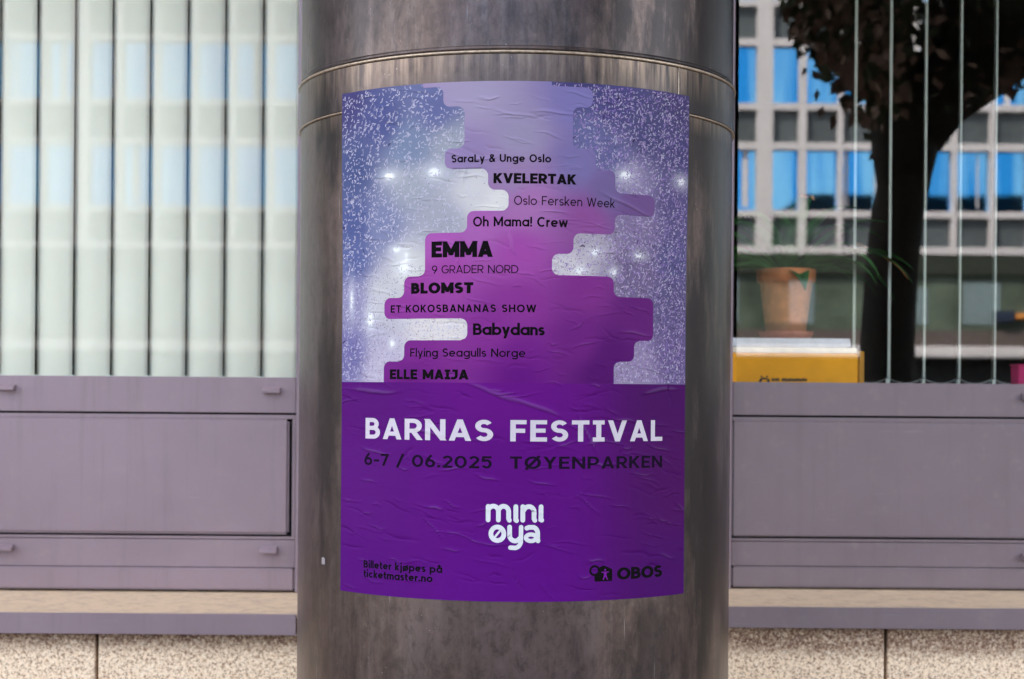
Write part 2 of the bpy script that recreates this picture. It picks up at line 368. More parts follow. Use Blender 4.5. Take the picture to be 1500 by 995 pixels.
def bay(x0, x1, zt, z_s1, z_s2, z_l, z_b, edge, label, pm, tabs):
    """window: glass pane, top rail, spandrel panel, two piece lower rail"""
    t = empty('window', ((x0 + x1) / 2, .85, z_b), label, 'window', 'aluminium window bays beside the column')
    box('backing', (x0, .872, z_b), (x1, .925, zt - .004), M['dark'], t)  # black sheet that puts the shade of the gaps into the colour
    box('top_rail', (x0, .85, z_s1 + .0025), (x1, .868, zt), pm, t, .0012)
    # frame round the spandrel, split into strips so the shadow gap is a real groove
    box('frame_strip', (x0, .851, z_s1 - .012), (x1, .868, z_s1 - .0025), pm, t, .0006)
    box('frame_strip', (x0, .851, z_s2 - .009), (x1, .868, z_s2 - .0025), pm, t, .0006)
    if edge is not None:
        box('frame_strip', (edge + .0035, .851, z_s2 - .002), (x1, .868, z_s1 - .0125), pm, t, .0006)
        box('spandrel_panel', (x0, .846, z_s2 + .0025), (edge - .0035, .869, z_s1 - .0125), pm, t, .006)
    else:
        box('spandrel_panel', (x0, .847, z_s2 + .0025), (x1, .869, z_s1 - .0125), pm, t, .0035)
    box('lower_rail', (x0, .852, z_l + .0006), (x1, .868, z_s2 - .0105), pm, t, .0008)
    box('bottom_rail', (x0, .8440, z_b + .0035), (x1, .868, z_l - .0006), pm, t, .004)
    box('glass_pane', (x0 + .02, .930, zt - .02), (x1 - .004, .936, 2.9), M['glass'] if x0 > 0 else M['glass_l'], t)
    for (tx0, tx1, tz0, tz1, op) in tabs:
        mb = MB(); mb.V = [(x, y, z) for x in (tx0, tx1) for y, z in ((.8498, tz1), (.829, tz0 + .0055), (.829, tz0), (.8498, tz0))]
        mb.F = [(0, 1, 5, 4), (1, 2, 6, 5), (2, 3, 7, 6), (3, 0, 4, 7), (0, 3, 2, 1), (4, 5, 6, 7)]
        c = link('drain_cap', mb.me('drain_cap', bevel=.0012), pm, t, None, 'small folded drain cap, open at its mouth' if op else None)
        if op:
            o = box('mouth_shade', (tx0 + .002, .8265, tz0 + .001), (tx1 - .006, .8288, tz0 + .0075), M['dark'], c); o.matrix_parent_inverse = c.matrix_parent_inverse.copy()  # black plate on the front, standing in for shade inside the mouth
    return t
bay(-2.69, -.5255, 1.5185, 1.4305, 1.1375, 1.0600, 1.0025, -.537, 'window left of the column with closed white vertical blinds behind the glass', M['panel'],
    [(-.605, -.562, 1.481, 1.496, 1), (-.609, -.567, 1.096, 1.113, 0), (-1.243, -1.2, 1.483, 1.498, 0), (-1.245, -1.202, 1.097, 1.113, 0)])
bay(.527, 2.69, 1.5165, 1.4345, 1.1425, 1.0735, 1.0195, None, 'window right of the column with open blinds and a tree mirrored in the glass', M['panel_shade'],
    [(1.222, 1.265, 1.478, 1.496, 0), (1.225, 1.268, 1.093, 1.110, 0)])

# ---------------------------------------------------------------- vertical blinds
def slat_mesh(wid, z0, z1, camber):
    n = 8; V = []; F = []
    for z in (z0, z1):
        for s in (0, 1):
            for i in range(n + 1):
                a = i / n - .5
                V.append((a * wid, camber * (1 - 4 * a * a) * -1 + s * .0009, z))
    m = n + 1
    for i in range(n):
        F += [(i, i + 1, 2 * m + i + 1, 2 * m + i), (m + i + 1, m + i, 3 * m + i, 3 * m + i + 1)]
    F += [(0, 2 * m, 3 * m, m), (n, m + n, 3 * m + n, 2 * m + n)]
    return mesh('slat', V, F, True)
def blind(xs, y, rot, z0, mat, wid, label, sag, rail):
    t = empty('vertical_blind', (xs[0], y, z0), label, 'blind', 'vertical blinds behind the glass')
    sm = slat_mesh(wid, z0, 2.90, .007); rm = Matrix.Rotation(rot, 4, 'Z')
    cm = MB().box((-wid / 2, -.003, 0), (wid / 2, .004, .022)).me('weight', bevel=.001)
    r = box('head_rail', (xs[0] - .1, y - .02, 2.9), (xs[-1] + .1, y + .02, 2.935), M['clip'], t)
    pts = []; mbs = MB()
    for i, x in enumerate(xs):
        rj = rot + R(random.uniform(-.7, .7))
        for nm, me, mt, zz in (('slat', sm, mat, 0), ('weight', cm, M['clip'], z0 - .004)):
            o = link(nm, me, mt); o.parent = t; o.matrix_parent_inverse = Matrix.Translation(-t.location)
            o.location = (x, y, zz); o.rotation_euler = (0, 0, rj)
        if i < len(xs) - 1:
            x2 = xs[i + 1]
            for s in (-1, 1):
                off = Vector((math.cos(rj), math.sin(rj), 0)) * wid / 2 * s
                P = [Vector((x + (x2 - x) * k / 12, y, z0 + .02 - sag * (1 - (2 * k / 12 - 1) ** 2))) + off for k in range(13)]
                mb = MB().tube(P, .0011, 5)
                for p in P: mb.tube([p - Vector((0.0009, 0, 0)), p + Vector((.0009, 0, 0))], .0022, 6)
                link('bead_chain', mb.me('bead_chain'), M['clip'] if mat is M['slat'] else M['bead'], t)
    return t
xsL = [-1.118 + .0476 + .0952 * i for i in range(-16, 6)]
blind(xsL, 1.05, R(-7), 1.500, M['slat'], .0943, 'closed white vertical blind filling the window left of the column', .004, None)
blind([.90 + .0932 * i for i in range(0, 18)], 1.245, R(90 - 12.1), 1.512, M['slat2'], .089, 'open vertical blind turned edge on behind the window right of the column', .014, None)

# ---------------------------------------------------------------- things inside the right window
yb = empty('cardboard_box', (.68, 1.05, 1.495), 'low yellow cardboard box with small dark print just behind the right window', 'box')
box('body', (.50, .985, 1.4955), (.858, 1.17, 1.590), M['yellow'], yb, .002)
box('side_flap', (.8585, .983, 1.4955), (.873, 1.17, 1.596), M['yellow2'], yb, .002)
box('lid', (.50, .984, 1.5905), (.855, 1.17, 1.6035), M['cream'], yb, .002)
mb = MB()
for (a, b, c, d, r_) in ((.617, .631, 1.524, 1.528, 0), (.612, .618, 1.517, 1.526, 25), (.631, .637, 1.517, 1.526, -25), (.615, .619, 1.529, 1.533, 30), (.629, .633, 1.529, 1.533, -30)):
    mb.box((a, .9838, c), (b, .9846, d), Matrix.Rotation(R(r_), 3, 'Y'), ((a + b) / 2, .984, (c + d) / 2))
link('emblem', mb.me('emblem'), M['ink'], yb)
mb = MB(); x = .643
for k in range(17):
    ww = random.choice((.003, .0045, .005)); zb = 1.5195 + random.uniform(0, .001)
    if k != 4:
        mb.box((x, .9838, zb), (x + ww, .9846, zb + .0062))
        if k % 3 == 0: mb.box((x, .9838, zb + .0065), (x + .0016, .9846, zb + .0085))
    x += ww + .0009
link('print', mb.me('print'), M['ink'], yb)

box_m = empty('magenta_box', (1.31, 1.03, 1.495), 'small magenta box on the inner sill at the right edge of the photo', 'box')
box('body', (1.262, 1.0, 1.4955), (1.36, 1.06, 1.562), M['magenta'], box_m, .002)
box('lid', (1.260, .998, 1.5625), (1.362, 1.062, 1.567), M['magenta'], box_m, .001)
cab = empty('cabinet', (.6, 1.5, 0), 'white cabinet under the potted plant inside the right window', 'cabinet')
box('carcass', (.1, 1.30, .02), (.878, 1.70, 1.610), M['white'], cab, .003)
box('top', (.09, 1.20, 1.6105), (.885, 1.71, 1.634), M['white'], cab, .003)
pc = Vector((.732, 1.305, 1.634))
pp = empty('potted_plant', pc, 'strap leaved green plant in a terracotta pot on the white cabinet', 'plant')
link('pot', MB().lathe([(.0, .012), (.050, .012), (.054, .016), (.0665, .125), (.070, .150), (.074, .152), (.0785, .156), (.0800, .184), (.0785, .188), (.072, .188), (.070, .178), (.066, .150), (0, .149)], pc).me('pot', True), M['terra'], pp)
link('saucer', MB().lathe([(0, .0), (.064, .0), (.072, .012), (.0735, .020), (.069, .020), (.062, .011), (0, .0109)], pc).me('saucer', True), M['terra2'], pp)
link('soil', MB().lathe([(0, .176), (.03, .174), (.0695, .170)], pc).me('soil', True), M['soil'], pp)
lr = random.Random(11)
for i in range(46):
    az = i * 2.399 + lr.uniform(-.3, .3); ln = lr.uniform(.20, .43); up = lr.uniform(.35, 1.25); wd = lr.uniform(.015, .030)
    d = Vector((math.sin(az), math.cos(az) * .55, 0)); p = pc + Vector((0, 0, .172)) + d * .02; a = up; V = []; F = []; n = 12
    for k in range(n + 1):
        s = k / n; ww = wd * (1 - s ** 2.2) * (.6 + .8 * min(1, s * 3)) + .0004
        side = Vector((d.y, -d.x, 0)).normalized()
        nrm = Vector((0, 0, 1)).cross(side) * .25
        V += [p - side * ww, p + Vector((0, 0, -ww * .35)), p + side * ww]
        step = ln / n; p = p + (d * math.cos(a) + Vector((0, 0, math.sin(a)))) * step; a -= (1.75 / n) * (.5 + s)
    for k in range(n):
        b = 3 * k; F += [(b, b + 1, b + 4, b + 3), (b + 1, b + 2, b + 5, b + 4)]
    me = mesh('leaf', V, F, True)
    lo = link('leaf', me, [M['leaf_in'], M['dry']], pp)
    md = lo.modifiers.new('thickness', 'SOLIDIFY'); md.thickness = .0007
    if i % 9 == 0:
        for q in list(me.polygons)[-6:]: q.material_index = 1

# ---------------------------------------------------------------- column
RL = .4000                       # lower and upper shells
colm = empty('clad_column', (0, 0, 0), 'big round column clad in streaked dark metal with the purple festival poster on it', 'column')
N = 192
def shell(name, prof, mat=M['column'], smooth=True):
    q = [prof[0]]                      # hold the shading flat at every fold
    for a_, b_ in zip(prof[:-1], prof[1:]):
        L_ = math.hypot(b_[0] - a_[0], b_[1] - a_[1]); e_ = min(.0004, L_ * .3) / L_
        q += [(a_[0] + (b_[0] - a_[0]) * e_, a_[1] + (b_[1] - a_[1]) * e_), (b_[0] - (b_[0] - a_[0]) * e_, b_[1] - (b_[1] - a_[1]) * e_), b_]
    prof = q
    me = MB().lathe(prof, (0, 0, 0), N).me(name, smooth)
    return link(name, me, mat, colm)
shell('lower_shell', [(RL, 0.0), (RL, 1.0), (RL, 1.962), (RL - .01, 1.962)])
shell('collar', [(RL - .01, 1.9655), (RL + .0022, 1.9655), (RL + .003, 1.967), (RL + .003, 2.039), (RL - .01, 2.039)])
shell('upper_shell', [(RL - .01, 2.053), (RL + .0005, 2.053), (RL + .0005, 6.99), (RL - .01, 6.99)])
def ring(z, r0, r1, th):
    pr = [(RL - .006, z - th), (r0, z - th), (r1, z - th * .35), (r1, z + th * .35), (r0, z + th), (RL - .006, z + th)]
    return pr
me = MB().lathe(ring(2.0425, RL + .0042, RL + .0056, .0024), (0, 0, 0), N).me('seam_bead', True); link('seam_bead', me, M['seam'], colm)
me = MB().lathe([(RL - .006, 2.0452), (RL + .0042, 2.0452), (RL + .0022, 2.0528), (RL - .006, 2.0529)], (0, 0, 0), N).me('seam_lip', True); link('seam_lip', me, M['column'], colm)
me = MB().lathe(ring(1.9640, RL + .0028, RL + .0040, .0015), (0, 0, 0), N).me('seam_bead', True); link('seam_bead', me, M['seam'], colm)
def cylp(u, v, r): a = u / .403; return (r * math.sin(a), -r * math.cos(a), v)
mb = MB(); P = [cylp(.297, z, RL + .0035) for z in (1.966, 1.99, 2.02, 2.0398)]; mb.tube(P, .0012, 6)
link('upright_seam', mb.me('upright_seam', True), M['seam'], colm)
for (u0, v0, uw, vh) in ((-.393, 1.192, .012, .011),):
    V = []; n = 5; rr_ = random.Random(int(u0 * -1000))
    for k in range(n + 1):
        for s in (0, 1): V.append(cylp(u0 + uw * k / n, v0 + s * vh + rr_.uniform(-.0015, .0015), RL + .0005))
    n0 = len(V); V += [tuple(c * 1.00075 if i < 2 else c for i, c in enumerate(p)) for p in V]
    F = [(2 * k, 2 * k + 2, 2 * k + 3, 2 * k + 1) for k in range(n)]; F += [tuple(n0 + i for i in f) for f in F]
    link('paper_residue', mesh('paper_residue', V, F), M['paper_scrap'], colm)

# ---------------------------------------------------------------- poster (u along the arc, v up, millimetres)
def r_of(v):                     # the sheet follows the collar and drops back to the shell below it
    s = np.clip((np.asarray(v) - 1640) / 318.0, 0, 1); s = s * s * (3 - 2 * s)
    return RL + .0007 + .0040 * s
def wrap(u, v, lift):
    u = np.asarray(u, float); v = np.asarray(v, float); r = r_of(v) + np.asarray(lift) * 1e-3; a = u / 403.0
    return np.stack([r * np.sin(a), -r * np.cos(a), v * 1e-3], -1)
# creases: centre u, v, half length, angle, sigma, height, bend
cr = [(-255, 1490, 70, -3, 2.4, .8, 6), (-40, 1492, 55, -22, 2.2, .8, -4), (190, 1800, 62, -20, 1.8, 1.2, 2), (265, 1497, 50, 6, 2.2, 1.0, -3),
      (-150, 1425, 45, -14, 1.6, .9, 3), (30, 1470, 60, -18, 2.0, 1.1, -5), (0, 1940, 45, -8, 1.5, .8, 3), (-10, 1735, 26, -75, 2.4, 1.1, 4),
      (150, 1950, 30, -15, 1.3, .8, 2), (60, 1945, 42, -4, 1.4, .9, -2), (-250, 1390, 40, -10, 1.4, .8, 3), (210, 1590, 40, -6, 1.5, 1.0, -2),
      (120, 1425, 50, -62, 2.0, .7, 3), (-85, 1845, 22, 80, 1.8, .8, 1), (-60, 1868, 40, 4, 1.6, .9, 5)]
cr_rng = random.Random(5)
for k in range(420):
    u = cr_rng.uniform(-320, 318); v = cr_rng.uniform(1160, 1985)
    a = cr_rng.gauss(-9, 9) if cr_rng.random() < .9 else cr_rng.uniform(-80, 80)
    L = cr_rng.uniform(8, 34) * (1.2 if v < 1520 else 1)
    cr.append((u, v, L, a, cr_rng.uniform(.7, 1.5), cr_rng.choice((-1, 1, 1)) * cr_rng.uniform(.25, .75), cr_rng.uniform(-4, 4)))
CR = np.array(cr)
def crease(u, v):
    u = np.asarray(u, float).ravel(); v = np.asarray(v, float).ravel(); h = np.zeros_like(u)
    for (cu, cv, L, ang, sg, ht, bend) in CR:
        ca, sa = math.cos(R(ang)), math.sin(R(ang))
        near = np.nonzero((np.abs(u - cu) < L + 12) & (np.abs(v - cv) < L + 12))[0]
        if not len(near): continue
        du = u[near] - cu; dv = v[near] - cv
        s = (du * ca + dv * sa) / L; d = -du * sa + dv * ca - bend * s * s - .8 * np.sin(s * 5 + cu)
        env = np.clip(1 - s * s, 0, 1) ** 1.2
        # sharp on the lower side, softer above
        prof = np.where(d > 0, np.exp(-(d / (sg * 2.2)) ** 2), np.exp(-(d / sg) ** 2))
        h[near] += (1.8 if cv < 1506 else 1.35) * ht * env * prof
    return h
def ink_field(ctrl, gain):
    C = np.array([c[:2] for c in ctrl], float); K = np.array([lin(c[2:]) for c in ctrl])
    def f(u, v):
        u = np.asarray(u, float).ravel(); v = np.asarray(v, float).ravel()
        d2 = (u[:, None] - C[:, 0]) ** 2 + (v[:, None] - C[:, 1]) ** 2
        wt_ = 1 / (d2 + 250) ** 1.8
        out = (wt_ @ K) / wt_.sum(1)[:, None]
        return np.clip(out * (gain(u) + out * np.array([[.12, .22, .10]])), 0, .9)
    return f
def gain(u): return np.array([[.65, .48, .54]]) + 0 * u[:, None]
PHOTO_INK = [(-318,1979,75,75,130),(-237,1937,85,95,150),(-133,1952,105,115,165),(-299,1862,80,95,145),(-182,1893,125,142,176),(-109,1890,160,168,188),(-182,1832,165,172,190),(-63,1817,210,208,222),(-30,1800,224,221,231),(-298,1770,85,100,155),(-235,1767,130,140,180),(-120,1762,168,172,192),(-297,1713,95,110,165),(-181,1697,205,204,215),(-234,1653,200,200,214),(-305,1644,150,150,190),(-313,1552,120,120,175),(-233,1529,188,183,210),(-130,1594,222,216,226),(103,1991,75,75,130),(163,1967,80,80,135),(308,1983,75,72,120),(116,1909,110,115,165),(230,1917,80,82,130),(310,1891,80,80,130),(164,1867,105,108,160),(190,1844,150,145,180),(293,1809,95,90,140),(204,1768,135,125,165),(117,1742,175,170,190),(83,1702,208,203,218),(294,1717,95,95,145),(205,1690,120,110,150),(295,1636,100,95,140),(296,1556,110,100,150),(206,1532,152,142,180)]
BAND_INK = [(-64,1972,160,162,188),(3,1905,152,155,182),(103,1963,125,130,180),(-75,1867,145,140,180),(104,1864,122,125,172),(-8,1839,152,140,178),(152,1822,115,110,155),(15,1795,165,125,180),(204,1802,110,92,142),(-63,1767,165,110,180),(117,1775,140,90,155),(-132,1729,168,100,180),(4,1718,158,85,170),(-119,1690,155,80,165),(-155,1663,150,75,160),(118,1664,125,55,140),(-180,1630,140,65,155),(206,1622,98,35,120),(5,1629,135,60,150),(-39,1596,130,55,148),(107,1575,108,40,130),(-179,1557,120,45,140),(6,1552,112,38,138),(167,1554,85,22,112),(-179,1520,105,30,130),(6,1519,98,22,130),(143,1520,82,18,110)]
BLOCK_INK = [(-312,1500,85,15,120),(-5,1497,100,20,135),(314,1499,72,12,98),(-310,1344,88,18,125),(-4,1353,92,15,130),(316,1349,75,12,98),(-308,1160,85,12,125),(-2,1166,92,14,135),(319,1164,72,8,105)]  # printed purple; the darker right side is light falloff left in the colour
photo_f0 = ink_field(PHOTO_INK, lambda u: np.array([[.58, .50, .49]]) + 0 * u[:, None]); band_f = ink_field(BAND_INK, gain); block_f = ink_field(BLOCK_INK, gain)
SPOTS = [(-221,1847,8,5), (-137,1849,8.5,6), (185,1849,8,5), (305,1848,7,5), (214,1719,6,3.5), (132,1721,6,4), (106,1690,6,4), (-207,1725,6,3.5), (-193,1695,8,8), (-262,1611,5,10), (-307,1644,2.5,12), (-188,1712,2.5,6), (-215,1570,3,4), (165,1690,4,4)]
def photo_f(u, v):
    o = photo_f0(u, v); u = np.asarray(u, float).ravel(); v = np.asarray(v, float).ravel()
    for (a, b, rx, ry) in SPOTS:
        q = np.sqrt(((u - a) / rx) ** 2 + ((v - b) / ry) ** 2)
        k = np.clip(1.35 - q, 0, 1) ** .8 ; k2 = np.exp(-(q / 2.6) ** 2) * .5
        kk = np.clip(k + k2, 0, 1)[:, None]
        o = o * (1 - kk) + kk * np.array([.6, .6, .6])
    return o
def attach(me, u, v, ink=None):
    n = len(me.vertices)
    a = me.attributes.new('crease', 'FLOAT', 'POINT'); a.data.foreach_set('value', crease(u, v).astype(np.float32))
    if ink is not None:
        c = me.attributes.new('ink', 'FLOAT_COLOR', 'POINT')
        rgba = np.ones((n, 4), np.float32); rgba[:, :3] = ink(u, v); c.data.foreach_set('color', rgba.ravel())
    uvl = me.uv_layers.new(name='sheet'); li = np.empty(len(me.loops), np.int32); me.loops.foreach_get('vertex_index', li)
    uvs = np.stack([np.asarray(u).ravel()[li], np.asarray(v).ravel()[li]], -1) * 1e-3; uvl.data.foreach_set('uv', uvs.astype(np.float32).ravel())
def npmesh(name, P, F):
    me = bpy.data.meshes.new(name); F = np.asarray(F, np.int32)
    me.vertices.add(len(P)); me.vertices.foreach_set('co', np.asarray(P, np.float32).ravel())
    me.loops.add(F.size); me.loops.foreach_set('vertex_index', F.ravel())
    me.polygons.add(len(F)); me.polygons.foreach_set('loop_start', np.arange(0, F.size, F.shape[1], dtype=np.int32))
    me.polygons.foreach_set('loop_total', np.full(len(F), F.shape[1], np.int32))
    me.polygons.foreach_set('use_smooth', np.ones(len(F), bool)); me.update(calc_edges=True); me.validate()
    return me
def strips(name, vs, xl, xr, du, lift, ink, mat, parent):
    """sheet layer whose left and right edges are functions of v; u lines shared by all layers"""
    nu = int(round(656 / du)) + 1; g = np.linspace(-332, 324, nu)
    U = np.clip(g[None, :], np.asarray(xl)[:, None], np.asarray(xr)[:, None]); Vv = np.repeat(np.asarray(vs)[:, None], nu, 1)
    nv = len(vs); idx = np.arange(nv * nu).reshape(nv, nu)
    F = np.stack([idx[:-1, :-1], idx[:-1, 1:], idx[1:, 1:], idx[1:, :-1]], -1).reshape(-1, 4)
    Uf = U.ravel(); keep = ((Uf[F[:, 1]] - Uf[F[:, 0]]) > 1e-6) | ((Uf[F[:, 2]] - Uf[F[:, 3]]) > 1e-6)
    F = F[keep]
    used = np.unique(F); mp = np.full(nv * nu, -1); mp[used] = np.arange(len(used)); F = mp[F]
    u = U.ravel()[used]; v = Vv.ravel()[used]
    me = npmesh(name, wrap(u, v, lift), F); 
    if len(me.vertices) != len(u): raise RuntimeError('validate changed mesh')
    attach(me, u, v, ink)
    return link(name, me, mat, parent)
M['print'] = mat_print('printed poster paper', .62)
poster = empty('poster', (0, -.4, 1.152), 'purple children festival poster pasted round the front of the metal column', 'poster')
T_, B_ = 1994.5, 1152.2; HB = 1506.3
vs = np.arange(B_, T_ + .01, (T_ - B_) / 560)
strips('paper_sheet', vs[vs > HB - 6], np.full((vs > HB - 6).sum(), -332.), np.full((vs > HB - 6).sum(), 324.), 4, 0, photo_f, M['print'], poster)
vb = np.linspace(B_, HB, 240)
strips('purple_field', vb, np.full(240, -332.), np.full(240, 324.), 4, .12, block_f, M['print'], poster)
# paper edge and back
mb = MB(); nn = 82; 
V = []; F = []
for k in range(nn + 1):
    u = -332.0 + 656.0 * k / nn
    for vv in (B_, T_): V.append(tuple(wrap(u, vv, 0.12 if vv == B_ else 0))); V.append(tuple(wrap(u, vv, -.5)))
for k in range(nn):
    b = 4 * k; F += [(b, b + 1, b + 5, b + 4), (b + 2, b + 6, b + 7, b + 3)]
link('paper_edge', mesh('paper_edge', V, F), M['paper_back'], poster)
# stepped centre field with rounded corners
LB = [(1994.5, -158), (1987.5, -121.7), (1954.5, -85.4), (1886.5, -118.5), (1853, -46.4), (1818.8, -12.9), (1785, -80.7), (1750, -153.2), (1680, -192), (1645.5, -231.3), (1610.7, -79.3), (1575.3, -191), (1540.5, -231.6)]
RB = [(1994.5, 55.4), (1987.5, 124.4), (1955, 91), (1888, 130), (1856, 166), (1819, 244.5), (1784, 166.5), (1750.5, 94.3), (1716.5, 58.8), (1682, 166), (1649, 245), (1578, 206), (1543, 167.3)]
def edge(v, B, r0=11.5):
    """B: (top v of row, x); rows go down to the next top, the last to HB"""
    tops = [b[0] for b in B] + [HB]
    for i in range(len(B)):
        if v <= tops[i] and v >= tops[i + 1]:
            x = B[i][1]; r = min(r0, (tops[i] - tops[i + 1]) / 2)
            for j, top in ((i - 1, tops[i]), (i + 1, tops[i + 1])):
                if 0 <= j < len(B):
                    d = abs(v - top); rr = min(r, abs(B[j][1] - x) / 2)
                    if d < rr: x += math.copysign(rr - math.sqrt(max(0, rr * rr - (rr - d) ** 2)), B[j][1] - x)
            return x
    return B[-1][1]
tops = sorted(set([b[0] for b in LB] + [b[0] for b in RB] + [HB]), reverse=True)
vv = []
for a, b in zip(tops[:-1], tops[1:]):
    n = max(2, int((a - b) / 1.0)); eps = 1e-4
    vv += list(np.linspace(a - eps, b + eps, n + 1)) if a - b > 3 else [a - eps, b + eps]
    if a - b > 3:
        for e in (.05, .2, .5): vv += [a - e, b + e]
vv = np.array(sorted(set(vv)))
strips('stepped_field', vv, [edge(x, LB) for x in vv], [edge(x, RB) for x in vv], 4, .13, band_f, M['print'], poster)

# confetti of the printed photograph
def confetti(name, n, sel, cols, dens, lift0, parent, w=(2.4, 4.2), t=(.8, 1.3)):
    P = []; C = []; UU = []; VV = []
    cnt = 0; rr = random.Random(n)
    while cnt < n:
        u = rr.uniform(-330, 322); v = rr.uniform(1509, 1992)
        if not sel(u): continue
        if edge(v, LB) - 1 < u < edge(v, RB) + 1: continue
        if rr.random() > dens(u, v): continue
        a = rr.uniform(-.4, 2.2) if rr.random() < .8 else rr.uniform(0, 3.14); L = rr.uniform(*w) / 2; T = rr.uniform(*t) / 2; bend = rr.uniform(-1, 1) * L * .35
        ca, sa = math.cos(a), math.sin(a); lf = lift0 + rr.random() * .05; c = cols(u, v, rr)
        pts = []
        for s in (-1, 0, 1):
            for q in (-1, 1):
                x = s * L; y = q * T + bend * (1 - abs(s)); pu, pv = u + x * ca - y * sa, v + x * sa + y * ca
                pts.append((pu, pv))
        if any(not(-331.8 < p[0] < 323.8 and 1507 < p[1] < 1994) for p in pts): continue
        for p in pts: UU.append(p[0]); VV.append(p[1]); P.append(lf); C.append(c)
        cnt += 1
    U = np.array(UU); Vv = np.array(VV); i = np.arange(n) * 6
    F = np.concatenate([np.stack([i, i + 2, i + 3, i + 1], -1), np.stack([i + 2, i + 4, i + 5, i + 3], -1)])
    me = npmesh(name, wrap(U, Vv, np.array(P)), F)
    K = np.array(C); attach(me, U, Vv, lambda u, v: K)
    o = link(name, me, M['print'], parent, 'stuff'); return o
def lc(u, v, rr):
    g = photo_f0([u], [v])[0]; w_ = rr.uniform(.3, .95); tgt = np.array(lin((205, 198, 218))) * .62
    return tuple(g * (1 - w_) + tgt * w_)
def rc(u, v, rr):
    g = photo_f0([u], [v])[0]; w_ = rr.uniform(.3, .95); tgt = .62 * np.array(lin(rr.choice(((190, 165, 205), (200, 190, 212), (155, 125, 190)))))
    return tuple(g * (1 - w_) + tgt * w_)
def dc(u, v, rr):
    g = photo_f0([u], [v])[0]; return tuple(g * rr.uniform(.25, .6) * np.array([1, .8, 1.05]))
bright = lambda u, v: float(photo_f0([u], [v])[0].mean())
confetti('confetti_print', 2000, lambda u: u < 0, lc, lambda u, v: .25 if bright(u, v) > .35 and v > 1650 else .95, .03, poster, (3.6, 6.4), (1.3, 2.0))
confetti('confetti_print', 4000, lambda u: u > 0, rc, lambda u, v: .9, .03, poster, (3.0, 5.4), (1.2, 1.9))
confetti('confetti_print', 900, lambda u: u < 0, dc, lambda u, v: .9 if v < 1700 else .05, .03, poster, (1.6, 3.2), (.5, .9))
confetti('confetti_print', 1300, lambda u: u > 0, dc, lambda u, v: .9 if v < 1760 else .3, .03, poster, (1.6, 4.2), (.5, 1.1))
confetti('confetti_print', 10, lambda u: abs(u) > 80, dc, lambda u, v: 1, .09, poster, (6, 8), (2.0, 2.8))

